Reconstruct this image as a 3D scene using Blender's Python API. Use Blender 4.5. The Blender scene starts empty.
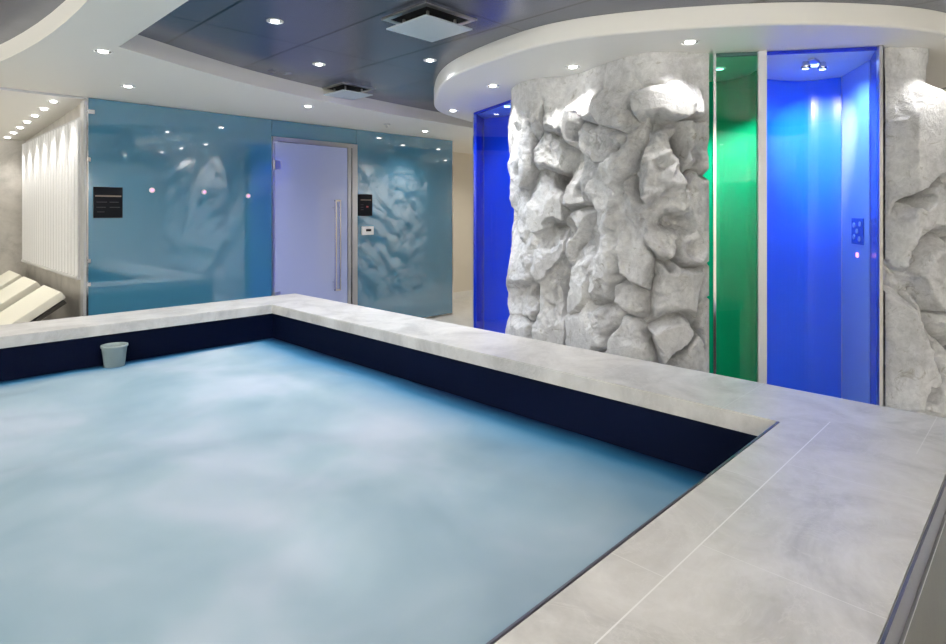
import bpy, bmesh, math, random
import numpy as np
from mathutils import Vector, Matrix
random.seed(7)
C = bpy.context.scene.collection
H = 1.42                      # eye height
ZC = H + .983                 # white ceiling
ZD = H + 1.095                # dark ceiling
ZT = H - .75                  # coping top
PI = math.pi

# ---------------------------------------------------------------- view frame
YAW = math.radians(44.46)
FW = (math.cos(YAW), math.sin(YAW)); RT = (math.sin(YAW), -math.cos(YAW))
FP = 590.0
def P(px, py, dz):            # point at height H+dz seen at a pixel
    d = dz * FP / (212 - py); r = (px - 473) / FP * d
    return (d*FW[0] + r*RT[0], d*FW[1] + r*RT[1], H + dz)

# ---------------------------------------------------------------- materials
def mat(name, col=(.8,.8,.8), rough=.5, metal=0, spec=.5, **kw):
    m = bpy.data.materials.new(name); m.use_nodes = True
    b = m.node_tree.nodes['Principled BSDF']
    b.inputs['Base Color'].default_value = (*col, 1)
    b.inputs['Roughness'].default_value = rough
    b.inputs['Metallic'].default_value = metal
    b.inputs['Specular IOR Level'].default_value = spec
    if 'coat' in kw:
        b.inputs['Coat Weight'].default_value = kw['coat']; b.inputs['Coat Roughness'].default_value = kw.get('coat_rough', .03)
    if 'emit' in kw:
        b.inputs['Emission Color'].default_value = (*kw['emit'], 1); b.inputs['Emission Strength'].default_value = kw.get('es', 1)
    return m
class NT:
    def __init__(s, m): s.t = m.node_tree; s.b = s.t.nodes['Principled BSDF']
    def n(s, typ, **kw):
        x = s.t.nodes.new(typ)
        for k, v in kw.items():
            if k.startswith('i_'): x.inputs[k[2:].replace('_', ' ')].default_value = v
            else: setattr(x, k, v)
        return x
    def l(s, a, b): s.t.links.new(a, b)
    def math(s, op, a, b=None, c=None, clamp=False):
        x = s.t.nodes.new('ShaderNodeMath'); x.operation = op; x.use_clamp = clamp
        for i, v in enumerate((a, b, c)):
            if v is None: continue
            if isinstance(v, (int, float)): x.inputs[i].default_value = v
            else: s.l(v, x.inputs[i])
        return x.outputs[0]
    def obj(s): return s.n('ShaderNodeTexCoord').outputs['Object']
    def noise(s, vec, scale, detail=4, rough=.55, dist=0):
        x = s.n('ShaderNodeTexNoise'); s.l(vec, x.inputs['Vector'])
        x.inputs['Scale'].default_value = scale; x.inputs['Detail'].default_value = detail
        x.inputs['Roughness'].default_value = rough; x.inputs['Distortion'].default_value = dist
        return x.outputs['Fac']
    def ramp(s, fac, stops):
        x = s.n('ShaderNodeValToRGB'); s.l(fac, x.inputs[0]); e = x.color_ramp.elements
        while len(e) < len(stops): e.new(.5)
        for k, (p, c) in enumerate(stops): e[k].position = p; e[k].color = (*c, 1)
        return x.outputs[0]
    def mix(s, fac, a, b, typ='MIX'):
        x = s.n('ShaderNodeMix', data_type='RGBA', blend_type=typ)
        for i, v in ((0, fac), (6, a), (7, b)):
            if isinstance(v, (int, float)): x.inputs[i].default_value = v
            elif isinstance(v, tuple): x.inputs[i].default_value = (*v, 1)
            else: s.l(v, x.inputs[i])
        return x.outputs[2]
    def bump(s, h, strength=.3, dist=.01):
        x = s.n('ShaderNodeBump'); s.l(h, x.inputs['Height'])
        x.inputs['Strength'].default_value = strength; x.inputs['Distance'].default_value = dist
        s.l(x.outputs[0], s.b.inputs['Normal'])
    def xyz(s, vec):
        x = s.n('ShaderNodeSeparateXYZ'); s.l(vec, x.inputs[0]); return x.outputs
    def seam(s, c, off, period, w):          # 1 on a line every period
        a = s.math('SUBTRACT', c, off); a = s.math('DIVIDE', a, period)
        f = s.math('FRACT', s.math('ADD', a, .5)); f = s.math('ABSOLUTE', s.math('SUBTRACT', f, .5))
        return s.math('LESS_THAN', f, w/period)

M = {}
M['white'] = mat('white_paint', (.82,.80,.74), .55)
M['soffit'] = mat('white_lacquer', (.83,.815,.77), .5)
M['beige'] = mat('beige_wall', (.72,.66,.55), .6)
M['steel'] = mat('brushed_steel', (.62,.62,.62), .28, 1)
M['chrome'] = mat('chrome', (.8,.8,.82), .12, 1)
M['darkmetal'] = mat('dark_trim', (.16,.16,.2), .3, .8)
M['darkrim'] = mat('dark_gimbal', (.03,.03,.03), .4, .3)
M['rim'] = mat('white_rim', (.8,.8,.78), .35)
M['bulb'] = mat('lamp_face', (1,1,1), .5, emit=(1,.98,.95), es=14)
M['bulb_cool'] = mat('lamp_face_cool', (1,1,1), .5, emit=(.86,.92,1), es=18)
M['bulb_blue'] = mat('lamp_face_blue', (1,1,1), .5, emit=(.45,.62,1), es=9)
M['black'] = mat('black_panel', (.004,.005,.008), .4, 0, .12)
M['mark'] = mat('printed_mark', (.20,.16,.13), .5)
M['mark2'] = mat('faint_mark', (.03,.03,.035), .5)
M['red'] = mat('red_mark', (.4,.06,.06), .5)
M['pinkled'] = mat('pink_led', (1,.3,.6), .5, emit=(1,.3,.7), es=1.6)
M['device'] = mat('device_plastic', (.82,.82,.8), .35)
M['cup'] = mat('cup_plastic', (.24,.29,.285), .4)
M['cream'] = mat('cream_cushion', (.72,.70,.60), .8)
M['frame_dark'] = mat('lounger_frame', (.035,.03,.025), .5)
M['dark_gap'] = mat('dark_gap', (.004,.004,.006), .8)
M['ventplate'] = mat('vent_plate', (.55,.62,.66), .3, .2)
M['post'] = mat('satin_post', (.60,.61,.63), .35, .5)

m = M['teal'] = mat('teal_back_painted_glass', (.048,.195,.315), .06, 0, .9, coat=1.0, coat_rough=.015)
m.node_tree.nodes['Principled BSDF'].inputs['Coat IOR'].default_value = 1.9
m = M['frost'] = mat('lavender_frosted_glass', (.42,.48,.74), .12, 0, .7, coat=.9, coat_rough=.03)
m.node_tree.nodes['Principled BSDF'].inputs['Coat IOR'].default_value = 1.7

def clear_glass(name, tint=(.96,.98,1)):
    m = bpy.data.materials.new(name); m.use_nodes = True; t = m.node_tree; t.nodes.clear()
    o = t.nodes.new('ShaderNodeOutputMaterial'); mx = t.nodes.new('ShaderNodeMixShader')
    tr = t.nodes.new('ShaderNodeBsdfTransparent'); tr.inputs[0].default_value = (*tint, 1)
    g = t.nodes.new('ShaderNodeBsdfGlossy'); g.inputs['Roughness'].default_value = .02
    f = t.nodes.new('ShaderNodeFresnel'); f.inputs[0].default_value = 1.45
    ge = t.nodes.new('ShaderNodeNewGeometry'); iv = t.nodes.new('ShaderNodeMath'); iv.operation = 'SUBTRACT'; iv.inputs[0].default_value = 1
    ml = t.nodes.new('ShaderNodeMath'); ml.operation = 'MULTIPLY'
    t.links.new(ge.outputs['Backfacing'], iv.inputs[1]); t.links.new(iv.outputs[0], ml.inputs[0]); t.links.new(f.outputs[0], ml.inputs[1])
    t.links.new(ml.outputs[0], mx.inputs[0]); t.links.new(tr.outputs[0], mx.inputs[1]); t.links.new(g.outputs[0], mx.inputs[2])
    t.links.new(mx.outputs[0], o.inputs[0]); return m
M['glass'] = clear_glass('clear_glass')
M['blueglass'] = clear_glass('blue_tinted_glass', (.70,.80,1))
M['greenglass'] = clear_glass('green_tinted_glass', (.80,.97,.92))

def lacquer(name, col, rough=.18):
    m = mat(name, col, rough, 0, .3, coat=.15, coat_rough=.08); return m
M['blue'] = lacquer('blue_glass_panel', (.003,.12,.80), .3)
M['bluelight'] = lacquer('pale_blue_glass_panel', (.33,.44,.78))
M['navy'] = lacquer('navy_glass_panel', (.006,.02,.45))
M['green'] = lacquer('green_glass_panel', (.004,.42,.26))

# dark ceiling
m = M['darkceil'] = mat('dark_metal_ceiling', (.075,.085,.115), .24, .45, .6)
k = NT(m); o = k.obj(); X = k.xyz(o)
s1 = k.seam(X[0], 1.34, .63, .009); s2 = k.seam(X[1], 3.51, 1.22, .006)
s = k.math('MAXIMUM', s1, s2)
k.l(k.mix(s, (.12,.13,.175), (.012,.012,.016)), k.b.inputs['Base Color'])
nz = k.noise(o, 2.2, 3); k.l(k.math('MULTIPLY_ADD', nz, .16, .16), k.b.inputs['Roughness'])

# rock
m = M['rock'] = mat('painted_rock', (.75,.75,.75), .92, 0, .08)
k = NT(m); o = k.obj()
n1 = k.noise(o, 3.5, 6, .65); n2 = k.noise(o, 24, 8, .72, .8); n3 = k.noise(o, 9, 8, .72, 1.6)
c = k.ramp(n1, [(.30,(.50,.50,.51)), (.46,(.70,.70,.71)), (.62,(.84,.84,.84))])
c = k.mix(k.ramp(n3, [(.30,(1,)*3), (.42,(0,)*3)]), c, (.42,.40,.36))
c = k.mix(.45, c, k.ramp(n2, [(.33,(.45,.45,.45)), (.62,(.95,.95,.95))]), 'MULTIPLY')
k.l(c, k.b.inputs['Base Color'])
k.bump(k.math('ADD', n2, k.math('MULTIPLY', n3, 1.2)), .8, .014)

# stone coping
def stone(name, base, seams=True, var=.10):
    m = mat(name, base, .38, 0, .4); k = NT(m); o = k.obj(); X = k.xyz(o)
    n1 = k.noise(o, 2.6, 8, .62, 1.5); n2 = k.noise(o, 16, 8, .7, .6); n3 = k.noise(o, 90, 3, .6)
    lo = tuple(v*(1-var*1.6) for v in base); hi = tuple(min(1, v*(1+var)) for v in base)
    c = k.ramp(n1, [(.32, lo), (.5, base), (.68, hi)])
    c = k.mix(.5, c, k.ramp(n2, [(.3,(.84,.82,.79)), (.6,(1,1,1))]), 'MULTIPLY')
    vein = k.math('ABSOLUTE', k.math('SUBTRACT', k.noise(o, 3.7, 8, .65, 2.2), .5))
    c = k.mix(k.ramp(vein, [(0,(.35,)*3), (.018,(0,)*3)]), c, tuple(min(1,v*1.16) for v in base))
    if seams: 
        a = k.math('MULTIPLY', k.math('LESS_THAN', X[1], .70), k.math('LESS_THAN', X[0], 2.40))
        long_ = k.math('MULTIPLY', k.math('LESS_THAN', k.math('ABSOLUTE', k.math('SUBTRACT', X[1], .566)), .0017), a)
        up = k.math('GREATER_THAN', X[1], .566)
        xs = k.math('MULTIPLY_ADD', up, .17, X[0])
        cross = k.math('MULTIPLY', k.seam(xs, 1.31, .60, .0014), a)
        b2 = k.math('MULTIPLY', k.math('GREATER_THAN', X[0], 2.27), k.seam(X[1], .90, .60, .0014))
        b3 = k.math('MULTIPLY', k.math('GREATER_THAN', X[1], 4.505), k.seam(X[0], .4, .60, .0014))
        w = k.math('MAXIMUM', long_, k.math('MULTIPLY', k.math('MAXIMUM', cross, k.math('MAXIMUM', b2, b3)), .45))
        c = k.mix(w, c, (.76,.75,.73))
    k.l(c, k.b.inputs['Base Color']); k.bump(k.math('ADD', n2, k.math('MULTIPLY', n3, .4)), .12, .004)
    return m
M['coping'] = stone('pale_stone_coping', (.565,.55,.53), True, .15)
M['sidestone'] = stone('grey_stone_side', (.065,.063,.055), False, .15)
M['marble'] = stone('grey_marble_wall', (.50,.48,.45), False, .14)

m = M['pooltile'] = mat('navy_tile', (.0007,.0022,.010), .6, 0, .04)
m = M['floor'] = stone('pale_floor_tile', (.66,.65,.62), False, .05)

# ribbed wall
M['ribbed'] = mat('white_ribbed_panel', (.84,.85,.87), .16)

# ---------------------------------------------------------------- mesh helpers
def link(name, me, m, parent=None, smooth=False):
    o = bpy.data.objects.new(name, me); C.objects.link(o)
    if m: me.materials.append(m)
    if parent: o.parent = parent
    if smooth:
        for p in me.polygons: p.use_smooth = True
    return o
def obj(name, bm, m, parent=None, smooth=False):
    me = bpy.data.meshes.new(name); bm.normal_update(); bm.to_mesh(me); bm.free()
    return link(name, me, m, parent, smooth)
def tag(o, label, cat, group=None, kind=None):
    if label: o['label'] = label
    if cat: o['category'] = cat
    if group: o['group'] = group
    if kind: o['kind'] = kind
    return o
def thing(name, label, cat, loc=(0,0,0), rz=0, group=None):
    o = bpy.data.objects.new(name, None); C.objects.link(o); o.location = loc; o.rotation_euler = (0,0,rz)
    o.empty_display_size = .1
    return tag(o, label, cat, group)
def struct(o): o['kind'] = 'structure'; return o
def abox(bm, x0, x1, y0, y1, z0, z1, bev=0):
    r = bmesh.ops.create_cube(bm, size=1)
    for v in r['verts']:
        v.co = Vector(((x0+x1)/2 + v.co.x*(x1-x0), (y0+y1)/2 + v.co.y*(y1-y0), (z0+z1)/2 + v.co.z*(z1-z0)))
    if bev:
        es = {e for v in r['verts'] for e in v.link_edges}
        bmesh.ops.bevel(bm, geom=list(es), offset=bev, segments=2, affect='EDGES', profile=.7)
def box(x0, x1, y0, y1, z0, z1, bev=0):
    bm = bmesh.new(); abox(bm, x0, x1, y0, y1, z0, z1, bev); return bm
def lathe(prof, seg=32, bm=None):           # prof: list of (r, z)
    bm = bm or bmesh.new(); rings = []
    for r, z in prof:
        rings.append([bm.verts.new((r*math.cos(2*PI*i/seg), r*math.sin(2*PI*i/seg), z)) for i in range(seg)])
    for a, b in zip(rings, rings[1:]):
        for i in range(seg): bm.faces.new((a[i], a[(i+1) % seg], b[(i+1) % seg], b[i]))
    return bm, rings
def cap(bm, ring, flip=False): bm.faces.new(list(reversed(ring)) if flip else ring)
def wallstrip(pts, z0, z1, th=.02, bm=None):        # vertical solid strip along a plan polyline
    bm = bm or bmesh.new(); n = len(pts); L = []; R = []
    for i, (x, y) in enumerate(pts):
        a = pts[max(i-1, 0)]; b = pts[min(i+1, n-1)]
        dx, dy = b[0]-a[0], b[1]-a[1]; l = math.hypot(dx, dy) or 1
        nx, ny = -dy/l*th/2, dx/l*th/2
        L.append([bm.verts.new((x+nx, y+ny, z)) for z in (z0, z1)])
        R.append([bm.verts.new((x-nx, y-ny, z)) for z in (z0, z1)])
    for i in range(n-1):
        bm.faces.new((L[i][0], L[i+1][0], L[i+1][1], L[i][1]))
        bm.faces.new((R[i+1][0], R[i][0], R[i][1], R[i+1][1]))
        bm.faces.new((L[i][1], L[i+1][1], R[i+1][1], R[i][1]))
        bm.faces.new((L[i+1][0], L[i][0], R[i][0], R[i+1][0]))
    bm.faces.new((L[0][0], L[0][1], R[0][1], R[0][0])); bm.faces.new((L[-1][1], L[-1][0], R[-1][0], R[-1][1]))
    bmesh.ops.recalc_face_normals(bm, faces=bm.faces)
    return bm
def curve(pts, n=40):                                # Catmull-Rom
    p = [Vector(q) for q in pts]; p = [2*p[0]-p[1]] + p + [2*p[-1]-p[-2]]; out = []
    for i in range(1, len(p)-2):
        for j in range(n):
            t = j/n; a, b, c, d = p[i-1:i+3]
            out.append(.5*((2*b) + (c-a)*t + (2*a-5*b+4*c-d)*t*t + (3*b-a-3*c+d)*t**3))
    out.append(p[-2]); return [(v.x, v.y) for v in out]

# ================================================================ ROOM
YW = 5.895
obj_floor = struct(obj('floor', box(-4, 8.3, -3, 9, -.1, 0), M['floor']))
struct(obj('wall_front', box(-4, 8.3, -3.1, -3, 0, ZD+.1), M['white']))
struct(obj('wall_left', box(-4.1, -4, -3, 9, 0, ZD+.1), M['white']))
struct(obj('wall_right', box(8.2, 8.3, -3, 7, 0, ZD+.1), M['beige']))
struct(obj('wall_corridor', box(5.63, 8.2, 7.0, 7.1, 0, ZC), M['beige']))
struct(obj('baseboard_corridor', box(5.63, 8.2, 6.985, 7.0, 0, .10), M['white']))
struct(obj('wall_sauna_side', box(5.56, 5.61, YW+.05, 7.0, 0, ZC), M['white']))
struct(obj('wall_sauna_back', box(1.30, 5.56, YW+.05, YW+.10, 0, ZC), M['white']))
# niche
struct(obj('wall_niche_back', box(-4, 1.30, 8.80, 8.9, 0, ZC), M['marble']))
struct(obj('wall_niche_side', box(1.30, 1.38, YW+.12, 8.8, 0, ZC), M['marble']))
bm = bmesh.new()
zf, zb = ZC-.012, H+.86
vs = [bm.verts.new(c) for c in ((-4,YW,zf),(1.30,YW,zf),(1.30,8.8,zb),(-4,8.8,zb),(-4,YW,zf+.03),(1.30,YW,zf+.03),(1.30,8.8,zb+.03),(-4,8.8,zb+.03))]
for f in ((0,3,2,1),(4,5,6,7),(0,1,5,4),(1,2,6,5),(2,3,7,6),(3,0,4,7)): bm.faces.new([vs[i] for i in f])
struct(obj('ceiling_niche', bm, M['soffit']))
struct(obj('trim_1', box(-4, 1.28, YW-.008, YW, ZC-.022, ZC-.004), M['post']))

# white ceiling with two recesses
R1 = [(1.03,-2.5),(1.03,3.97)] + [p for p in curve([(1.03,3.97),(1.95,4.38),(2.9,4.62),(3.9,4.76),(4.93,4.83),(6.7,4.85)], 8)][1:] + [(6.7,-2.5)]
R2 = [(-2.6,-1.6)] + [(-2.6,5.3)] + [(.705-(y-3.4)**2/19.6, y) for y in np.linspace(5.3,-1.6,26)]
OUT = [(-4,-3),(8.3,-3),(8.3,9),(1.2,9),(1.2,YW),(-4,YW)]
bm = bmesh.new(); ed = []
for loop in (OUT, R1, R2):
    vs = [bm.verts.new((x, y, ZC)) for x, y in loop]
    ed += [bm.edges.new((vs[i], vs[(i+1) % len(vs)])) for i in range(len(vs))]
bmesh.ops.triangle_fill(bm, use_beauty=True, use_dissolve=False, edges=ed)
for f in bm.faces:
    if f.normal.z > 0: f.normal_flip()
ceil = struct(obj('ceiling', bm, M['white']))
for loop in (R1, R2):
    bm = bmesh.new(); n = len(loop)
    a = [bm.verts.new((x, y, ZC)) for x, y in loop]; b = [bm.verts.new((x, y, ZD)) for x, y in loop]
    for i in range(n): bm.faces.new((a[i], a[(i+1) % n], b[(i+1) % n], b[i]))
    obj('recess_fascia', bm, M['white'], ceil)
    bm = bmesh.new(); bm.faces.new([bm.verts.new((x, y, ZD)) for x, y in loop])
    for f in bm.faces:
        f.normal_update()
        if f.normal.z > 0: f.normal_flip()
    obj('dark_panel', bm, M['darkceil'], ceil)

# ================================================================ SAUNA FRONT (teal glass)
def glass_panel(name, x0, x1, z0, z1, m, parent=None):
    return obj(name, box(x0, x1, YW, YW+.03, z0, z1, .002), m, parent)
g = struct(glass_panel('wall_back', 1.30, 2.965, .03, ZC-.004, M['teal']))
glass_panel('glass_panel', 4.03, 5.595, .03, ZC-.004, M['teal'], g)
glass_panel('glass_panel', 2.969, 4.026, H+.80, ZC-.004, M['teal'], g)
obj('edge_strip', box(5.597, 5.615, YW-.004, YW+.05, 0, ZC), M['chrome'], g)
obj('edge_strip', box(1.286, 1.299, YW-.004, YW+.04, 0, ZC), M['chrome'], g)
for zz in (H+.86, H+.45, H-.42, H-.62):
    obj('glass_clamp', box(1.292, 1.345 if zz > H+.8 else 1.315, YW-.014, YW+.034, zz-.018, zz+.018, .003), M['chrome'], g)
struct(obj('trim_2', box(1.264, 1.284, YW-.004, YW+.10, 0, ZC-.03), M['post']))
# door
d = thing('door_1', None, None, (2.965, YW, 0)); d['kind'] = 'structure'; del_keys = []
def dpart(name, x0, x1, y0, y1, z0, z1, m, par, bev=.002): 
    return obj(name, box(x0-2.965, x1-2.965, y0-YW, y1-YW, z0, z1, bev), m, par)
fr = bmesh.new()
def fb(x0, x1, y0, y1, z0, z1): abox(fr, x0-2.965, x1-2.965, y0-YW, y1-YW, z0, z1, .002)
fb(2.969,4.026,YW-.03,YW+.035,H+.752,H+.798); fb(2.969,2.992,YW-.012,YW+.035,0,H+.752); fb(3.955,4.026,YW-.03,YW+.035,0,H+.752)
fb(3.905,3.948,YW-.016,YW+.02,0,H+.752)
obj('door_frame', fr, M['steel'], d)
dpart('door_leaf', 2.996, 3.901, YW-.008, YW+.004, .02, H+.748, M['frost'], d)
hb = bmesh.new()
for xx in (3.705, 3.762): abox(hb, xx-.011-2.965, xx+.011-2.965, -.075, -.053, H-.90, H+.14, .004)
for zz in (H+.13, H-.89): abox(hb, 3.694-2.965, 3.773-2.965, -.076, -.052, zz-.011, zz+.011, .004)
for zz in (H+.05, H-.80): abox(hb, 3.699-2.965, 3.711-2.965, -.055, -.008, zz-.008, zz+.008)
obj('door_handle', hb, M['chrome'], d)
for zz in (H+.50, H-.9): dpart('hinge', 2.985, 3.055, YW-.028, YW-.008, zz-.05, zz+.05, M['steel'], d, .004)

# signs and devices on the glass wall
def on_wall(name, label, cat, x, z, group=None): return thing(name, label, cat, (x, YW-.001, z), 0, group)
t = on_wall('notice_plate', 'square black notice plate with a beige line, at left end of teal glass wall', 'sign', 1.447, H+.083)
obj('plate', box(-.112,.112,-.014,0,-.135,.135,.004), M['black'], t)
bm = bmesh.new(); abox(bm,-.10,.10,-.0155,-.0138,.05,.062); obj('text_line', bm, M['mark'], t)
for q, (z0, w0, w1) in enumerate(((.0,-.09,-.01),(.0,.01,.08),(-.045,-.09,-.02),(-.045,.01,.09),(-.085,-.085,-.03))): obj('text_line', box(w0, w1, -.0152, -.0138, z0, z0+.006), M['mark2'], t)
t = on_wall('control_panel', 'black control panel with red and beige marks beside the sauna door', 'control panel', 4.15, H+.083)
obj('plate', box(-.10,.10,-.016,0,-.13,.13,.006), M['black'], t)
bm = bmesh.new(); abox(bm,-.07,.08,-.018,-.0158,.055,.068); obj('text_line', bm, M['mark'], t)
for zz in (0,-.03,-.06): obj('text_line', box(-.07,-.03,-.0175,-.0158,zz,zz+.008), M['mark2'], t)
bm = bmesh.new(); abox(bm,.01,.04,-.0175,-.0158,-.03,-.01); obj('red_display', bm, M['red'], t)
t = on_wall('thermostat', 'small white thermostat below the black control panel by the door', 'thermostat', 4.18, H-.225)
obj('housing', box(-.085,.085,-.025,0,-.05,.05,.008), M['device'], t)
obj('display', box(-.03,.045,-.0265,-.0248,-.008,.02), M['black'], t)
for x, z, lab in ((1.80, H+.20, 'white round call button on teal glass, nearest the black notice plate'), (2.266, H+.195, 'white round call button on teal glass, middle of three'), (2.707, H+.165, 'white round call button on teal glass, nearest the frosted door')):
    t = on_wall('call_button', lab, 'button', x, z, 'call buttons on the teal glass wall')
    bm, r = lathe([(.024,0),(.024,.008),(.021,.012)], 24); cap(bm, r[-1])
    o = obj('button_plate', bm, M['device'], t); o.rotation_euler = (PI/2,0,0)
    bm, r = lathe([(.009,0),(.009,.014),(.007,.0155)], 16); cap(bm, r[-1])
    o = obj('light_ring', bm, M['pinkled'], t); o.rotation_euler = (PI/2,0,0)

# ================================================================ NICHE
t = thing('ribbed_panel', 'tall white ribbed wall panel washed by downlights in the lounge niche', 'wall panel', (1.30, 7.4, 0))
bm = bmesh.new(); y0, y1 = YW+.16-7.4, 8.74-7.4; n = 22
prev = None
for i in range(n*6+1):
    y = y0 + (y1-y0)*i/(n*6); x = -.028 - .03*abs(math.sin(PI*i/6))**.6
    a = bm.verts.new((x, y, H-.56)); b = bm.verts.new((x, y, H+.80))
    if prev: bm.faces.new((prev[0], a, b, prev[1]))
    prev = (a, b)
obj('ribbed_sheet', bm, M['ribbed'], t)
bm = bmesh.new(); abox(bm,-.055,0,y0-.03,y1+.03,H-.59,H-.56,.003); obj('bottom_rail', bm, M['ribbed'], t)
bm = bmesh.new(); abox(bm,-.05,0,y0-.03,y0,H-.56,H+.80,.003); obj('side_rail', bm, M['ribbed'], t)
bm = bmesh.new(); abox(bm,-.012,0,y0-.03,y1+.03,H+.80,H+.84); obj('top_rail', bm, M['post'], t)

def lounger(y, label):
    t = thing('sun_lounger', label, 'lounger', (1.205, y, 0), 0, 'cream loungers in the niche')
    # side profile in x,z ; head end at x=0
    zh = H-.74
    w = .36
    def slab(p0, p1, th, wd, m, name, bev=.02, par=t):
        L = math.hypot(p1[0]-p0[0], p1[1]-p0[1]); a = math.atan2(p1[1]-p0[1], p1[0]-p0[0])
        o = obj(name, box(0, L, -wd, wd, 0, th, bev), m, par); o.location = (p0[0], 0, p0[1]); o.rotation_euler = (0, -a, 0); return o
    slab((-.62,.28), (-.03, zh+.0), .07, w, M['cream'], 'back_cushion', .018)
    slab((-1.85,.28), (-.63,.28), .07, w, M['cream'], 'seat_cushion', .018)
    slab((-.60,.235), (-.02, zh-.05), .03, w-.03, M['frame_dark'], 'back_frame', .004)
    slab((-1.85,.235), (-.58,.235), .035, w-.03, M['frame_dark'], 'seat_frame', .004)
    for sy in (-1, 1):
        o = slab((-.10,.0), (-.18,.50), .03, .02, M['frame_dark'], 'leg', .004); o.location.y = sy*(w-.06)
        o = obj('leg', box(-1.78,-1.74,sy*(w-.05)-.02,sy*(w-.05)+.02,0,.235,.004), M['frame_dark'], t)
    return t
lounger(6.42, 'cream cushioned lounger, nearest the teal glass wall')
lounger(7.48, 'cream cushioned lounger, middle of the three in the niche')
lounger(8.42, 'cream cushioned lounger, farthest back against the grey marble wall')

# ================================================================ TUB
IX0, IX1, IY0, IY1 = -2.3, 2.27, .696, 4.505
OX0, OX1, OY0, OY1 = -2.77, 2.7375, .213, 4.98
tub = thing('whirlpool_tub', 'large sunken whirlpool tub with pale stone coping and dark navy inner walls', 'hot tub', (0, 0, 0))
def ring(bm, ox0, ox1, oy0, oy1, ix0, ix1, iy0, iy1, z0, z1):
    def q(x0,x1,y0,y1,z): return [bm.verts.new(c) for c in ((x0,y0,z),(x1,y0,z),(x1,y1,z),(x0,y1,z))]
    ot, ob, it, ib = q(ox0,ox1,oy0,oy1,z1), q(ox0,ox1,oy0,oy1,z0), q(ix0,ix1,iy0,iy1,z1), q(ix0,ix1,iy0,iy1,z0)
    for i in range(4):
        j = (i+1) % 4
        bm.faces.new((ot[i], ot[j], it[j], it[i])); bm.faces.new((ob[j], ob[i], ib[i], ib[j]))
        bm.faces.new((ob[i], ob[j], ot[j], ot[i])); bm.faces.new((it[i], it[j], ib[j], ib[i]))
bm = bmesh.new(); ring(bm, OX0,OX1,OY0,OY1,IX0,IX1,IY0,IY1,ZT-.07,ZT)
bmesh.ops.recalc_face_normals(bm, faces=bm.faces)
bmesh.ops.bevel(bm, geom=[e for e in bm.edges if all(abs(v.co.z-ZT) < 1e-5 for v in e.verts) and len(e.link_faces) == 2 and abs(e.link_faces[0].normal.z-e.link_faces[1].normal.z) > .5], offset=.004, segments=2, affect='EDGES')
obj('coping', bm, M['coping'], tub)
bm = bmesh.new(); ring(bm, OX0+.02,OX1-.02,OY0+.012,OY1-.02,IX0-.03,IX1+.03,IY0-.03,IY1+.03,0,ZT-.071)
bmesh.ops.recalc_face_normals(bm, faces=bm.faces)
side = obj('outer_wall', bm, M['sidestone'], tub)
bm = bmesh.new()      # tile lining inside the walls
e = .02
ring(bm, IX0-.029,IX1+.029,IY0-.029,IY1+.029,IX0-.029+e,IX1+.029-e,IY0-.029+e,IY1+.029-e,.02,ZT-.0712)
bmesh.ops.recalc_face_normals(bm, faces=bm.faces)
obj('tile_lining', bm, M['pooltile'], tub)
obj('edge_trim', box(IX0, IX1, IY0-.0005, IY0+.005, ZT-.072, ZT+.0012), M['darkmetal'], tub)
obj('edge_trim', box(OX0, OX1+.001, OY0-.005, OY0+.0005, ZT-.072, ZT+.0005), M['darkmetal'], tub)
obj('edge_trim', box(OX0, OX1, OY0-.010, OY0+.0115, ZT-.079, ZT-.0725), M['steel'], tub)

# water
WZ = H - 1.02
nx, ny = 190, 160
xs = np.linspace(IX0-.008, IX1+.008, nx); ys = np.linspace(IY0-.008, IY1+.008, ny)
GX, GY = np.meshgrid(xs, ys)
def hash2(ix, iy, seed):
    h = (ix.astype(np.int64)*374761393 + iy.astype(np.int64)*668265263 + seed*1442695041) & 0xffffffff
    h = ((h ^ (h >> 13))*1274126177) & 0xffffffff
    return ((h ^ (h >> 16)) & 0xffffffff)/4294967295.0
def vnoise(x, y, seed=0):
    ix = np.floor(x); iy = np.floor(y); fx = x-ix; fy = y-iy
    fx = fx*fx*fx*(fx*(fx*6-15)+10); fy = fy*fy*fy*(fy*(fy*6-15)+10)
    a = hash2(ix,iy,seed); b = hash2(ix+1,iy,seed); c = hash2(ix,iy+1,seed); d = hash2(ix+1,iy+1,seed)
    return (a*(1-fx)+b*fx)*(1-fy)+(c*(1-fx)+d*fx)*fy
def fbm(x, y, oct=5, seed=0, g=.5):
    s = np.zeros_like(x); a = 1; t = 0
    for i in range(oct):
        s += a*(vnoise(x, y, seed+i*17)*2-1); t += a; a *= g; x = x*2.03+11.3; y = y*2.01-7.7
    return s/t
def grid_mesh(name, X, Y, Z, flip=False):
    r, c = X.shape; me = bpy.data.meshes.new(name)
    co = np.stack([X, Y, Z], -1).reshape(-1, 3).astype(np.float32)
    i = np.arange(r*c).reshape(r, c)
    q = np.stack([i[:-1,:-1], i[:-1,1:], i[1:,1:], i[1:,:-1]], -1).reshape(-1, 4)
    if flip: q = q[:, ::-1]
    me.vertices.add(len(co)); me.vertices.foreach_set('co', co.ravel())
    me.loops.add(q.size); me.loops.foreach_set('vertex_index', q.ravel().astype(np.int32))
    me.polygons.add(len(q)); me.polygons.foreach_set('loop_start', np.arange(0, q.size, 4, dtype=np.int32))
    me.polygons.foreach_set('loop_total', np.full(len(q), 4, dtype=np.int32))
    me.update(calc_edges=True); me.validate(); return me
edge = np.minimum(np.minimum(IX1-GX, GX-IX0), np.minimum(IY1-GY, GY-IY0))
e = np.clip(edge/.35, 0, 1); e = e*e*(3-2*e)
WZZ = WZ + e*(.015 + .035*fbm(GX*1.6, GY*1.6, 3, 5))
me = grid_mesh('bubbling_water', GX, GY, WZZ)
m = M['water'] = mat('foaming_water', (.5,.6,.65), .45, 0, .35)
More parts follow.
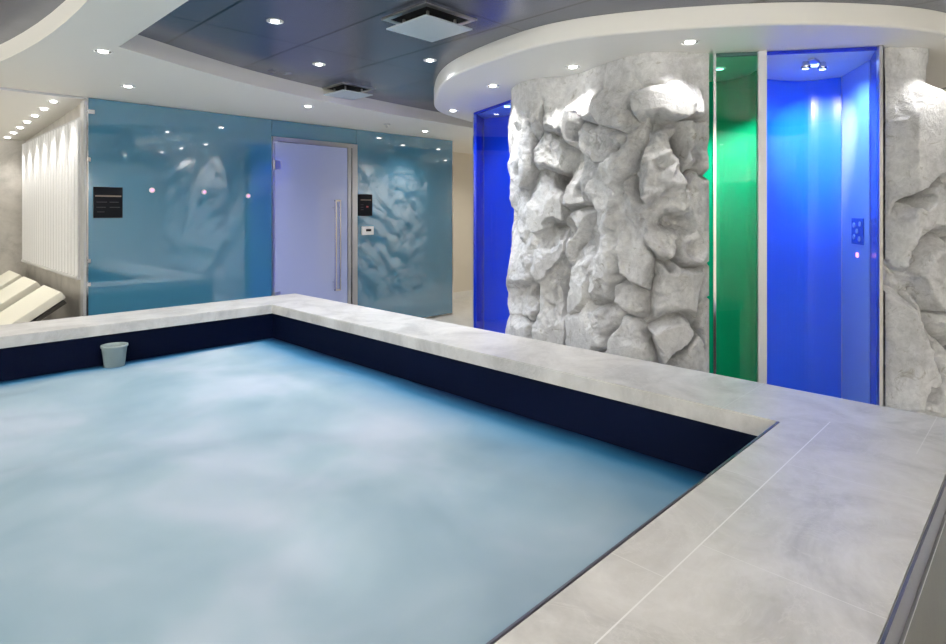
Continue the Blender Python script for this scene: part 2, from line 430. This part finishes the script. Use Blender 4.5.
k = NT(m); o = k.obj(); X = k.xyz(o)
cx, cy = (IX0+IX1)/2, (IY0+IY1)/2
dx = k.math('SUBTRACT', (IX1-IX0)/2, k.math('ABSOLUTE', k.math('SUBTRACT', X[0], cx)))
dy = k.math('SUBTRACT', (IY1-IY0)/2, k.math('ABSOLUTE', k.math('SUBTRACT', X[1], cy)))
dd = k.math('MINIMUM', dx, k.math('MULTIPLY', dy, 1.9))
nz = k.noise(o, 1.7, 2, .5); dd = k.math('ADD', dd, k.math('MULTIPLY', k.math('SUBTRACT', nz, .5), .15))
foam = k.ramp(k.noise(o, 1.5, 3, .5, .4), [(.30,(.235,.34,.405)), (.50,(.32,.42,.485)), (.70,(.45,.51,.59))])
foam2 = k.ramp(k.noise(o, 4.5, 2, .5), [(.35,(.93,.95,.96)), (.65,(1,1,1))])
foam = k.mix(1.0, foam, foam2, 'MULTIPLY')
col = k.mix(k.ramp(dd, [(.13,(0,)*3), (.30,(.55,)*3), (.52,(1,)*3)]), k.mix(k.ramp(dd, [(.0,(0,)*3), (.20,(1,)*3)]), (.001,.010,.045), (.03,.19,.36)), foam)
k.l(col, k.b.inputs['Base Color'])
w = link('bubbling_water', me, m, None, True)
tag(w, 'foaming pale blue water filling the whirlpool tub', 'water', kind='stuff')

# cup on the pool wall
cp = thing('skimmer_cup', 'pale grey tapered cup at the waterline of the dark tub wall', 'skimmer', (1.125, IY1-.075, H-.94))
bm, r = lathe([(.0,-.09),(.055,-.09),(.060,-.08),(.074,.045),(.080,.05),(.080,.062),(.072,.062),(.070,.04),(.05,-.075),(.0,-.082)], 32)
bmesh.ops.remove_doubles(bm, verts=bm.verts, dist=1e-5); obj('cup', bm, M['cup'], cp, True)
obj('bracket', box(-.03,.03,.07,.0985,-.02,.05,.004), M['cup'], cp)

# ================================================================ ROUND CANOPY
CX, CY, CR = 4.78, 2.28, 1.97
can = thing('round_canopy', 'large round white canopy with a lit rim of downlights above the rock showers', 'canopy', (CX, CY, ZC))
CO = curve([(4.58,4.53),(3.9,4.29),(3.40,3.80),(2.98,3.18),(2.78,2.45),(2.79,1.93),(3.06,1.37),(3.48,.85),(4.10,.43),(4.95,.25),(5.8,.5),(6.5,1.3),(6.66,2.5),(6.3,3.7),(5.5,4.45),(4.58,4.53)], 14)[:-1]
bm = bmesh.new(); rings = []
for ins, zz in ((.02,-.003),(.004,0),(0,.008),(0,ZD-ZC-.001)):
    rg = []
    for x_, y_ in CO:
        dx_, dy_ = x_-CX, y_-CY; l_ = math.hypot(dx_, dy_); rg.append(bm.verts.new((dx_*(1-ins/l_), dy_*(1-ins/l_), zz)))
    rings.append(rg)
for A_, B_ in zip(rings, rings[1:]):
    for i in range(len(A_)): bm.faces.new((A_[i], A_[(i+1) % len(A_)], B_[(i+1) % len(A_)], B_[i]))
bmesh.ops.recalc_face_normals(bm, faces=bm.faces); obj('rim', bm, M['soffit'], can, True)
bm = bmesh.new(); vs = []
for x_, y_ in CO:
    dx_, dy_ = x_-CX, y_-CY; l_ = math.hypot(dx_, dy_); vs.append(bm.verts.new((dx_*(1-.02/l_), dy_*(1-.02/l_), -.003)))
f = bm.faces.new(vs); f.normal_update()
if f.normal.z > 0: f.normal_flip()
obj('soffit', bm, M['soffit'], can)
ZS = ZC-.0045      # underside

# ================================================================ ROCKS
def rock(name, label, pts, seeds, dents, ztop, zbot=0.0, res=.006, bulge=.09, seed=3, topjag=0, flip=False, low=.0, ends=(0, 0), joint=.62):
    base = np.array(curve(pts, 60)); seg = np.linalg.norm(np.diff(base, axis=0), axis=1)
    S = np.concatenate([[0], np.cumsum(seg)]); L = S[-1]
    ns = int(L/res); nz = int((ztop-zbot)/res)
    s = np.linspace(0, L, ns); z = np.linspace(zbot, ztop, nz)
    bx = np.interp(s, S, base[:,0]); by = np.interp(s, S, base[:,1])
    # smooth normals
    kw = 31; kern = np.hanning(kw); kern /= kern.sum()
    tx = np.gradient(np.convolve(np.pad(bx, kw//2, mode='reflect', reflect_type='odd'), kern, 'valid')); ty = np.gradient(np.convolve(np.pad(by, kw//2, mode='reflect', reflect_type='odd'), kern, 'valid'))
    ll = np.hypot(tx, ty); nxv, nyv = ty/ll, -tx/ll
    if flip: nxv, nyv = -nxv, -nyv
    U, V = np.meshgrid(s, z)
    # seeds given as points in plan px? -> converted to (s,z)
    def conv(px, py):
        a = np.abs([(((q[0]*RT[0]+q[1]*RT[1])/(q[0]*FW[0]+q[1]*FW[1]))*FP + 473) - px for q in base])
        i = int(np.argmin(a)); q = base[i]; d = q[0]*FW[0]+q[1]*FW[1]
        return S[i], H + (212-py)/FP*d
    rnd = random.Random(seed); SD = []
    if seeds:
        for q in seeds:
            u, v = conv(q[0], q[1]); SD.append((u, v, q[2]*(.8+.5*rnd.random()), q[3]*(.95+.6*rnd.random()), q[4]+rnd.uniform(-.3,.3), q[5]))
        # fill below the lowest seeds
        vmin = min(q[1] for q in SD)
        v = vmin-.22
        while v > -.1:
            for u in np.arange(.1, L, .26): SD.append((u+rnd.uniform(-.07,.07), v+rnd.uniform(-.07,.07), 1, rnd.uniform(.8,1.3), rnd.uniform(0,3), rnd.uniform(.3,.9)))
            v -= .25
    else:
        for v in np.arange(zbot+.1, ztop, .26):
            for u in np.arange(.05, L, .25): SD.append((u+rnd.uniform(-.1,.1), v+rnd.uniform(-.1,.1), 1, rnd.uniform(.7,1.6), rnd.uniform(0,3), rnd.uniform(.1,1)))
    wu = U + .075*fbm(U*3.0, V*2.4, 4, seed) + .018*fbm(U*14, V*14, 4, seed+9, .6)
    wv = V + .085*fbm(U*3.2+40, V*2.6, 4, seed+3) + .018*fbm(U*14+9, V*14, 4, seed+5, .6)
    F1 = np.full(U.shape, 9.); F2 = F1.copy(); B = np.zeros(U.shape)
    for (u, v, a, b, th, hh) in SD:
        du, dv = wu-u, wv-v; ct, st = math.cos(th), math.sin(th)
        p, q = du*ct+dv*st, -du*st+dv*ct
        d = np.sqrt((p/a)**2+(q/b)**2)
        tu, tv = rnd.uniform(-.42,.42), rnd.uniform(-.62,.10)
        hv = (hh-.5)*bulge*1.5 + tu*du + tv*dv - .55*(d*d)
        new = d < F1
        F2 = np.where(new, F1, np.minimum(F2, d)); B = np.where(new, hv, B); F1 = np.where(new, d, F1)
    cr = np.clip((F2-F1)/.07, 0, 1)
    cm = np.clip(fbm(U*2.6+5, V*2.2+3, 3, seed+77)*3.4+joint, .05, 1)      # some joints run closed
    h = np.clip(B, -bulge*1.1, bulge*1.3)*np.clip(cr*1.6, 0, 1) + bulge*1.35*(1-cm*(1-cr)**2.2) - bulge*.85
    h += .035*fbm(U*2.2+V*.6, V*1.5+9, 3, seed+88)
    # broken facets
    fs = 7.0; gx, gy = (wu*.8+V*.25)*fs+3, (wv*.55-U*.15)*fs+7
    ix, iy = np.floor(gx), np.floor(gy); f1 = np.full(U.shape, 9.); f2 = f1.copy(); fh = np.zeros(U.shape)
    for di in (-1,0,1):
        for dj in (-1,0,1):
            jx, jy = ix+di, iy+dj
            px_, py_ = jx+hash2(jx,jy,seed+50), jy+hash2(jx,jy,seed+60)
            d = np.hypot(gx-px_, gy-py_); hv = (hash2(jx,jy,seed+80)-.5)*(gx-px_)*1.3 + (hash2(jx,jy,seed+90)-.5)*(gy-py_)*1.3
            new = d < f1; f2 = np.where(new, f1, np.minimum(f2, d)); fh = np.where(new, hv, fh); f1 = np.where(new, d, f1)
    h += .032*fh*np.clip((f2-f1)*3, 0, 1)
    sharp = np.abs(fbm((U*.9+V*.35)*4.2+2, (V*.55-U*.25)*4.2, 4, seed+44, .5)); h += .032*np.clip(1-sharp*4.5, -1, 1)*np.clip(cr*1.5,0,1)
    rid = 1-np.abs(fbm(wu*6+V*2, wv*4-U*2, 5, seed+21, .55))*2.0
    h += .019*rid
    h += .008*fbm(U*22, V*22, 4, seed+31, .68)
    for (px, py, rx, rz, dep) in dents:
        u, v = conv(px, py); h -= 1.4*dep*np.exp(-(((wu-u)/rx)**2+((wv-v)/rz)**2)**1.6)
    # smooth cast top strip
    top = np.clip((V-(ztop-.30))/.16, 0, 1) if not topjag else 0*V
    top = top*top*(3-2*top)
    h = h*(1-top*.85) + low*np.clip((1.5-V)/1.2, 0, 1)
    h = np.minimum(h, .13); e0 = np.clip(U/ends[0], 0, 1)**.8 if ends[0] else 1; e1 = np.clip((L-U)/ends[1], 0, 1)**.7 if ends[1] else 1
    hmin = -.24; h = np.where(h > 0, h*e0*e1, np.maximum(h, hmin))
    XX = bx[None,:] + nxv[None,:]*h; YY = by[None,:] + nyv[None,:]*h; ZZ = V.copy()
    if topjag:
        prof = topjag*(.5+.5*fbm(s*4, s*0, 3, seed+2))
        ZZ = zbot + (V-zbot)*(1-prof[None,:]/(ztop-zbot))
        back = np.clip((V-(ztop-.12))/.12, 0, 1)**2
        XX -= nxv[None,:]*back*.25; YY -= nyv[None,:]*back*.25
    me = grid_mesh(name, XX, YY, ZZ, flip)
    o = link(name, me, M['rock'], None, True)
    return tag(o, label, 'rock')

Lseeds = [ # px, py, width, height, tilt, bulge
 (529,103,.9,1.5,0,.3),(563,106,1,1.6,.1,.55),(597,98,.9,1.7,-.1,.75),(622,86,.9,1.5,0,.45),(680,66,2.6,.9,0,.25),(676,104,1.7,1,.1,.9),
 (526,143,.8,1.3,0,.5),(556,150,1.3,1.1,0,.6),(603,143,1.2,1.2,.3,.7),(624,166,.7,1.8,-.5,.7),(658,172,1.2,1.4,0,.85),(694,150,.8,1.2,0,.55),
 (551,203,1.2,1.3,0,.75),(583,190,.9,1.3,0,.4),(607,198,1,1.4,-.3,.8),(634,200,.8,1.8,.2,.3),(664,203,1.2,.9,0,.55),(697,190,.8,1.3,0,.7),
 (526,216,.8,1.2,0,.45),(582,229,1,1,0,.55),(608,222,1,1.1,0,.7),(526,248,.8,1.5,0,.6),(550,256,1.3,1.6,-.5,.75),(564,282,1,1,0,.1),
 (592,275,.7,1.7,0,.55),(611,265,.9,1.8,-.2,.75),(635,256,1,2.2,.15,.7),(658,234,.7,1.5,0,.85),(688,240,1.3,1.1,0,.8),(676,290,1.4,2.2,-.4,.95),
 (700,288,.7,1.6,-.3,.6),(529,302,1,1,0,.5),(556,318,1.3,1.2,0,.85),(527,330,1,.7,0,.9),(600,326,1.6,1.4,0,1.0),(637,350,1,1.1,0,.9),
 (669,330,1.3,1.2,0,.8),(690,356,1.2,.8,0,.85),(704,320,.7,1.3,0,.5),(640,300,.8,1,0,.65)]
Ldents = [(564,183,.045,.07,.14),(657,129,.08,.035,.10),(679,153,.055,.05,.11),(579,238,.05,.06,.13),(578,290,.05,.10,.16),(674,216,.09,.05,.13),
 (690,240,.06,.045,.07),(556,228,.06,.04,.12),(700,158,.05,.035,.07),(586,196,.03,.05,.07),(524,166,.03,.04,.06),(640,182,.045,.10,.10),(534,290,.05,.09,.08),(663,163,.03,.02,.04)]
rock('rock_formation', 'tall grey plaster rock face between the left blue shower and the green panel',
     [(3.86,3.27),(3.62,3.12),(3.47,2.93),(3.41,2.7),(3.50,2.45),(3.42,2.2),(3.33,1.93),(3.36,1.72),(3.61,1.507)], Lseeds, Ldents, ZS, low=.05, seed=5, res=.0055, ends=(1.0, .17))
Rseeds = [(905,75,1.6,2.2,0,.2),(900,110,1.2,1.8,.3,.8),(922,120,.8,2.0,.2,.5),(896,150,1,1.6,0,.6),(918,165,.9,2,-.4,.9),(893,200,.8,1.4,0,.5),(925,210,1,1.3,0,.8),
 (905,255,1.3,1.8,-.3,.8),(930,260,.9,1.6,.3,.6),(893,300,.9,1.2,0,.6),(915,325,1.6,1.0,.2,1.0),(900,365,1.2,1.4,0,.8),(930,375,1.2,1.5,0,.9)]
Rdents = [(909,198,.05,.06,.13),(918,232,.05,.05,.12),(905,315,.10,.03,.08)]
rock('rock_formation', 'grey plaster rock face right of the blue shower glass, reaching the canopy',
     [(4.205,.705),(4.30,.62),(4.42,.54),(4.54,.56),(4.7,.70),(4.95,.95)], Rseeds, Rdents, ZS, low=.07, seed=11, res=.0055, ends=(.10, .0), joint=1.1, bulge=.115)
rock('rock_formation', 'lower dark grey rock ledge at the right edge, behind the tall right rock',
     [(5.1,.95),(4.93,.62),(4.84,.35),(4.83,0),(4.95,-.4),(5.2,-.7)], None, [], H+.66, low=.05, seed=23, topjag=.06, res=.008)
rock('rock_formation', 'rear rock face of the shower drum, seen mirrored in the teal glass',
     [(7.3,3.2),(6.9,3.65),(6.4,3.95),(5.8,4.02),(5.3,4.1),(4.85,4.15)], None, [], ZS, seed=31, res=.009, bulge=.12)

# ================================================================ SHOWERS
def lerp(a, b, t): return (a[0]+(b[0]-a[0])*t, a[1]+(b[1]-a[1])*t)
G1, G2 = (3.640,1.487), (4.166,.718)
sh = thing('shower_enclosure', 'glass fronted shower with green and bright blue panels between two rock faces', 'shower', (4.3, 1.4, 0))
def sp(name, pts, z0, z1, th, m, lab=None):
    o = obj(name, wallstrip([(x-4.3, y-1.4) for x, y in pts], z0, z1, th), m, sh)
    if lab: o['label'] = lab
    return o
ux = ((G2[0]-G1[0]), (G2[1]-G1[1])); ul = math.hypot(*ux); u = (ux[0]/ul, ux[1]/ul)
def along(a, dist): return (a[0]+u[0]*dist, a[1]+u[1]*dist)
def post(name, p, w, dpt, m, par=None, z1=ZS): 
    return sp(name, [p, along(p, w)], 0, z1, dpt, m)
post('post', along(G1,-.008), .016, .03, M['chrome']); post('post', along(G2,-.018), .02, .035, M['steel'])
D1 = lerp(G1, G2, .295)
post('post', along(D1,-.024), .048, .03, M['post'])
sp('glass_panel', [along(G1,.01), along(D1,-.026)], .02, ZS-.002, .01, M['greenglass'], 'clear glass panel before the green wall')
sp('glass_panel', [along(D1,.026), along(G2,-.02)], .02, ZS-.002, .01, M['glass'], 'clear glass door before the blue wall')
nrm = (-u[1], u[0]);  nrm = nrm if nrm[0] > 0 else (-nrm[0], -nrm[1])
# header rail: dark blue strip along the top of the glass
sp('top_rail', [along((G1[0]+nrm[0]*.012, G1[1]+nrm[1]*.012),.01), along((D1[0]+nrm[0]*.012, D1[1]+nrm[1]*.012),-.02)], ZS-.022, ZS-.001, .012, M['darkmetal'])
sp('top_rail', [along((D1[0]+nrm[0]*.012, D1[1]+nrm[1]*.012),.026), along((G2[0]+nrm[0]*.012, G2[1]+nrm[1]*.012),-.02)], ZS-.022, ZS-.001, .012, M['navy'])
sp('green_wall', curve([(3.66,1.60),(3.9,1.90),(4.2,1.98),(4.437,1.80),(4.42,1.58),(4.29,1.455)], 8), .0, ZS-.001, .02, M['green'], 'curved green glass wall')
sp('divider', [(3.80,1.275),(4.30,1.43)], 0, ZS-.001, .03, M['post'])
BLW = curve([(4.33,1.46),(4.62,1.498),(4.884,1.325),(4.93,1.09)], 10)
sp('blue_wall', BLW, 0, ZS-.001, .02, M['blue'], 'curved bright blue glass wall')
sp('side_panel', [(4.915,1.075),(4.50,.83)], 0, ZS-.001, .02, M['bluelight'], 'paler blue glass side panel with control plate')
sp('end_panel', [(4.495,.825),(4.19,.735)], 0, ZS-.001, .02, M['navy'], 'deep blue end panel')
# lighter band seen high on the side panel, control plate and led
a, b = Vector((4.915,1.075,0)), Vector((4.50,.83,0)); dv = (b-a).normalized(); nn = Vector((-dv.y, dv.x, 0)); nn = nn if nn.dot(Vector((-1,0,0))) > 0 else -nn
def onpanel(name, t, z, w, h, th, m, parent=None):
    bm = box(-w/2, w/2, -th, 0, -h/2, h/2, .002); o = obj(name, bm, m, parent or sh)
    p = a.lerp(b, t) + nn*.0105
    o.location = (p.x-4.3, p.y-1.4, z); o.rotation_euler = (0,0, math.atan2(-nn.y, -nn.x)-PI/2); return o
M['plate_blue'] = mat('blue_control_plate', (.05,.12,.5), .25, .1)
cpn = onpanel('control_plate', .62, H-.13, .20, .175, .006, M['plate_blue'])
for (cx_, cz_) in ((0,0),(.05,.05),(-.05,.04),(.04,-.05),(-.05,-.04)):
    bm, r = lathe([(.018,0),(.018,.004),(.014,.006)], 16); cap(bm, r[-1])
    o = obj('shower_button', bm, M['bluelight'], cpn); o.rotation_euler = (PI/2,0,0); o.location = (cx_, -.0062, cz_)
lb = onpanel('led_button', .60, H-.29, .03, .03, .006, M['pinkled'])
lb['label'] = 'glowing pink button'
# shower floor light beams come from this fixture
fx = P(822, 64, .93)
fxt = thing('shower_spotlight', 'twin-headed blue spotlight under the canopy inside the blue shower', 'spotlight', (fx[0]+.06, fx[1]+.06, ZS))
obj('base', box(-.06,.06,-.02,.02,-.014,-.0005,.003), M['steel'], fxt)
for sx in (-1, 1):
    bm, r = lathe([(.018,0),(.026,-.02),(.028,-.045),(.022,-.047)], 20); cap(bm, r[0], True)
    o = obj('lamp_head', bm, M['chrome'], fxt, True); o.location = (sx*.06*.8, -sx*.06*.6, -.015); 
    bm, r = lathe([(.021,-.044)], 20); cap(bm, r[0], True); o2 = obj('lamp_face', bm, M['bulb_blue'], o)

# left shower
A1, A2 = (4.153,4.048), (3.875,3.29)
sl = thing('shower_enclosure', 'narrow bright blue glass shower at the left end of the rock face', 'shower', (4.2, 3.7, 0))
def sp2(name, pts, z0, z1, th, m, lab=None):
    o = obj(name, wallstrip([(x-4.2, y-3.7) for x, y in pts], z0, z1, th), m, sl)
    if lab: o['label'] = lab
    return o
v2 = ((A2[0]-A1[0]), (A2[1]-A1[1])); l2 = math.hypot(*v2); v2 = (v2[0]/l2, v2[1]/l2)
def al2(p, q): return (p[0]+v2[0]*q, p[1]+v2[1]*q)
sp2('post', [al2(A1,-.02), al2(A1,.0)], 0, ZS-.001, .03, M['chrome'])
sp2('glass_panel', [al2(A1,.002), A2], .02, ZS-.024, .01, M['blueglass'])
sp2('top_rail', [al2(A1,.002), A2], ZS-.022, ZS-.001, .014, M['navy'])
sp2('side_panel', [(4.175,4.075),(4.50,4.27)], 0, ZS-.001, .02, M['navy'], 'dark navy side panel')
sp2('blue_wall', curve([(4.50,4.25),(4.53,4.0),(4.45,3.72),(4.25,3.38),(3.95,3.26)], 10), 0, ZS-.001, .02, M['blue'], 'curved bright blue glass wall')

# ================================================================ LAMPS
LN = 0
def spot(x, y, z, tx, ty, tz, power, size=120, blend=1.0, col=(1,.97,.93), parent=None, rad=.03):
    ld = bpy.data.lights.new('downlight_beam', 'SPOT'); ld.energy = power; ld.spot_size = math.radians(size); ld.spot_blend = blend
    ld.color = col; ld.shadow_soft_size = rad
    o = bpy.data.objects.new('lamp_beam', ld); C.objects.link(o)
    v = Vector((tx-x, ty-y, tz-z)); q = v.to_track_quat('-Z', 'Y').to_euler()
    if parent: o.parent = parent; o.location = Vector((x,y,z))-parent.location
    else: o.location = (x,y,z)
    o.rotation_euler = q; return o
def downlight(x, y, z, label, group, power=30, target=None, size=130, cool=False, r=.045, blend=1.0):
    t = thing('downlight', label, 'downlight', (x, y, z), 0, group)
    bm, _ = lathe([(r*1.25,-.0006),(r*1.25,-.004),(r*1.02,-.006),(r,-.0035)], 28); obj('rim', bm, M['rim'], t, True)
    bm, rr = lathe([(r,-.0035),(r*.72,-.0012)], 28); obj('reflector', bm, M['darkrim'], t, True)
    bm, rr = lathe([(r*.60,-.0015),(r*.58,-.006),(r*.40,-.009)], 28); cap(bm, rr[-1], True)
    obj('lamp', bm, M['bulb_cool' if cool else 'bulb'], t, True)
    tx, ty, tz = target or (x, y, 0)
    spot(x, y, z-.03, tx, ty, tz, power, size, blend, (.88,.93,1) if cool else (1,.97,.935) if 'canopy' in label else (1,.958,.90), t)
    return t
gW = 'downlights in the white ceiling'
for (px, py, lab) in ((103,51,'downlight in white ceiling at the inner corner of the dark recess'),(128,86,'downlight in white ceiling above the left end of the teal glass'),
                      (308,106,'downlight in white ceiling above the frosted door'),(425,131,'downlight in white ceiling above the right end of teal glass')):
    x, y, z = P(px, py, .983); downlight(x, y, ZC, lab, gW, 26)
gD = 'cool downlights in the dark metal ceiling'
for (px, py, lab) in ((275,21,'cool downlight in dark ceiling, nearest the white inner corner'),(319,64,'cool downlight in dark ceiling, left of the small vent'),(430,60,'cool downlight in dark ceiling, beside the canopy rim')):
    x, y, z = P(px, py, 1.095); downlight(x, y, ZD, lab, gD, 46, None, 140, True, .038)
gS = 'downlights round the canopy rim'
cl = [((690,41),(3.42,1.78),'downlight in canopy above the right part of the big rock face'),((573,66),(3.45,2.42),'downlight in canopy above the left part of the big rock face'),
      ((493,85),(3.50,3.0),'downlight in canopy beside the left blue shower'),((453,110),(3.9,3.9),'downlight at the far left tip of the canopy')]
for (px, py), (tx, ty), lab in cl:
    x, y, z = P(px, py, .983)
    t = downlight(x, y, ZS, lab, gS, 13, (tx, ty, .9), 92, blend=.7)
# beams on rocks
x, y = 4.22, .38; downlight(x, y, ZS, 'downlight in canopy above the right rock face', gS, 11, (4.35,.62,.9), 88, blend=.7)
# niche wash
ys_ = np.linspace(6.16, 8.62, 7)
names = ['nearest the teal glass','second from the teal glass','third from the teal glass','fourth, middle of the row','third from the marble wall','second from the marble wall','nearest the marble wall']
for i, yy in enumerate(ys_):
    zz = zf + (zb-zf)*(yy-YW)/(8.8-YW) - .004
    downlight(1.10, yy, zz, 'niche downlight in row before the ribbed panel, ' + names[i], 'row of niche downlights', 16, (1.27, yy, .9), 75, False, .04)
# downlights added out of view, continuing the seen ones, to brighten the room
i = 0
for (x, y, z) in ((-1.2,5.6,ZC),(-3.2,1.5,ZC),(-3.2,-1.5,ZC),(0,-2.5,ZC),(3,-2.75,ZC),(7.4,-1.5,ZC),(7.6,1.2,ZC),(7.6,3.6,ZC),(6.6,5.8,ZC),(-1.5,2.5,ZD),(-.6,.2,ZD),(3.4,-.9,ZD),(1.4,1.6,ZD),(5.6,-1.0,ZD),(-1.2,7.4,ZC-.08)):
    downlight(x, y, z-.0003, 'added fill downlight in the ceiling out of view', 'added fill downlights out of view', 40, None, 150)
# fill uplighters added on the unseen walls to lift the overall brightness
def uplighter(x, y, rz, power=120):
    t = thing('fill_uplighter', 'added half-bowl fill uplighter on an unseen wall', 'fill light', (x, y, 1.75), rz, 'added fill uplighters')
    bm = bmesh.new(); rings = []
    for k_ in range(9):
        a_ = k_/8*PI/2; rr_, zz_ = .02+.16*math.sin(a_), .12*(1-math.cos(a_))
        rings.append([bm.verts.new((-rr_*math.cos(PI*i_/16), rr_*math.sin(PI*i_/16), zz_)) for i_ in range(17)])
    for A_, B_ in zip(rings, rings[1:]):
        for i_ in range(16): bm.faces.new((A_[i_], A_[i_+1], B_[i_+1], B_[i_]))
    obj('bowl', bm, M['rim'], t, True)
    ld = bpy.data.lights.new('uplight', 'AREA'); ld.energy = power; ld.size = .22; ld.size_y = .12; ld.shape = 'RECTANGLE'; ld.color = (1,.975,.94)
    o = bpy.data.objects.new('uplight', ld); C.objects.link(o); o.parent = t; o.location = (0,.075,.13); o.rotation_euler = (PI,0,0)
for x, y, rz in ((-3,-2.99,0),(-1.5,-2.99,0),(0,-2.99,0),(-3.99,-2,-PI/2),(-3.99,0,-PI/2),(-3.99,2,-PI/2),(-3.99,3.8,-PI/2),(-3.99,5.2,-PI/2)): uplighter(x, y, rz)
# rear rock spots
downlight(6.2, 4.95, ZC, 'downlight in white ceiling over the rear rock face, farther one', 'rear rock downlights', 70, (6.2,4.0,1.2), 90)
downlight(5.45, 5.0, ZC, 'downlight in white ceiling over the rear rock face, nearer one', 'rear rock downlights', 70, (5.4,4.0,1.2), 90)

# coloured shower lamps
spot(fxt.location.x, fxt.location.y, ZS-.07, 4.92, 1.24, H+.45, 85, 62, 1, (.85,.72,1), fxt, .01)
def hidden_lamp(x, y, label, col, tx, ty, tz, power, size, name='shower_downlight', facem=None):
    t = thing(name, label, 'downlight', (x, y, ZS), 0)
    bm, _ = lathe([(.04,-.0006),(.04,-.005),(.03,-.006)], 24); obj('rim', bm, M['steel'], t, True)
    bm, rr = lathe([(.03,-.0055)], 24); cap(bm, rr[0], True); obj('lamp', bm, facem or M['bulb_blue'], t)
    spot(x, y, ZS-.02, tx, ty, tz, power, size, 1, col, t, .02)
M['bulb_green'] = mat('lamp_face_green', (1,1,1), .5, emit=(.4,1,.7), es=3)
hidden_lamp(4.05, 1.62, 'small green downlight inside the green shower cubicle', (.55,1,.8), 4.40, 1.66, H-.0, 62, 62, facem=M['bulb_green'])
hidden_lamp(4.40, 1.12, 'small blue downlight in the right shower, behind the spotlight', (.3,.65,1), 4.5, 1.2, 0, 42, 150)
hidden_lamp(4.12, 3.60, 'small blue downlight inside the narrow left shower', (.3,.65,1), 4.48, 3.75, .8, 22, 120)

# ================================================================ VENTS, SPRINKLER
def vent(x, y, s, label):
    t = thing('ceiling_vent', label, 'vent', (x, y, ZD), 0, 'square ceiling vents')
    h = s/2
    bm = bmesh.new()
    ring(bm, -h-.02, h+.02, -h-.02, h+.02, -h+.012, h-.012, -h+.012, h-.012, -.008, -.0006); bmesh.ops.recalc_face_normals(bm, faces=bm.faces)
    obj('frame', bm, M['steel'], t)
    obj('dark_opening', box(-h+.013,h-.013,-h+.013,h-.013,-.004,-.0006), M['dark_gap'], t)
    bm = bmesh.new(); z0 = -.062
    q = [(-h+.03,z0+.012),(-h,z0),(-h,z0)]
    lo = [bm.verts.new((sx*(h-.05), sy*(h-.05), z0-.004)) for sx, sy in ((-1,-1),(1,-1),(1,1),(-1,1))]
    md = [bm.verts.new((sx*h, sy*h, z0)) for sx, sy in ((-1,-1),(1,-1),(1,1),(-1,1))]
    up = [bm.verts.new((sx*h, sy*h, z0+.008)) for sx, sy in ((-1,-1),(1,-1),(1,1),(-1,1))]
    bm.faces.new(lo); bm.faces.new(up)
    for i in range(4):
        j = (i+1) % 4; bm.faces.new((lo[i],lo[j],md[j],md[i])); bm.faces.new((md[i],md[j],up[j],up[i]))
    bmesh.ops.recalc_face_normals(bm, faces=bm.faces)
    obj('diffuser_plate', bm, M['ventplate'], t)
    for sx, sy in ((-1,-1),(1,-1),(1,1),(-1,1)):
        obj('hanger', box(sx*(h-.07)-.006, sx*(h-.07)+.006, sy*(h-.07)-.006, sy*(h-.07)+.006, z0+.008, -.004), M['steel'], t)
vent(2.215, 2.52, .345, 'large square vent plate in the dark ceiling, nearest the canopy rim')
vent(2.955, 4.45, .31, 'farther square vent in the dark ceiling by the white edge')
x, y, z = P(387, 124, .983)
t = thing('sprinkler_head', 'small metal sprinkler head in the white ceiling right of the door', 'sprinkler', (x, y, ZC))
bm, r = lathe([(.0,-.0002),(.04,-.0002),(.038,-.006),(.01,-.008),(.01,-.03),(.02,-.032),(.02,-.036)], 20); cap(bm, r[-1], True); obj('nozzle', bm, M['steel'], t, True)
x, y, z = P(316, 91, 1.07)
t = thing('ceiling_sensor', 'small round white sensor under dark ceiling beside the far vent', 'sensor', (x, y, ZD))
bm, r = lathe([(.03,-.0006),(.032,-.012),(.022,-.03),(.005,-.036)], 20); cap(bm, r[-1], True); obj('dome', bm, M['rim'], t, True)

# ================================================================ CAMERA, WORLD
cd = bpy.data.cameras.new('camera'); cam = bpy.data.objects.new('camera', cd); C.objects.link(cam)
cam.location = (0,0,H); cam.rotation_euler = (PI/2, 0, YAW-PI/2)
cd.sensor_width = 36; cd.lens = FP/946*36; cd.shift_y = -110/946; cd.clip_start = .02
bpy.context.scene.camera = cam
w = bpy.data.worlds.new('world'); bpy.context.scene.world = w; w.use_nodes = True
w.node_tree.nodes['Background'].inputs[0].default_value = (.05,.05,.05,1)
vs = bpy.context.scene.view_settings
vs.view_transform = 'Standard'; vs.look = 'None'; vs.gamma = 1; vs.use_curve_mapping = False
vs.exposure = 0.62
cy_ = bpy.context.scene.cycles
cy_.max_bounces = 10; cy_.diffuse_bounces = 6; cy_.glossy_bounces = 4; cy_.transparent_max_bounces = 12
cy_.sample_clamp_indirect = 4
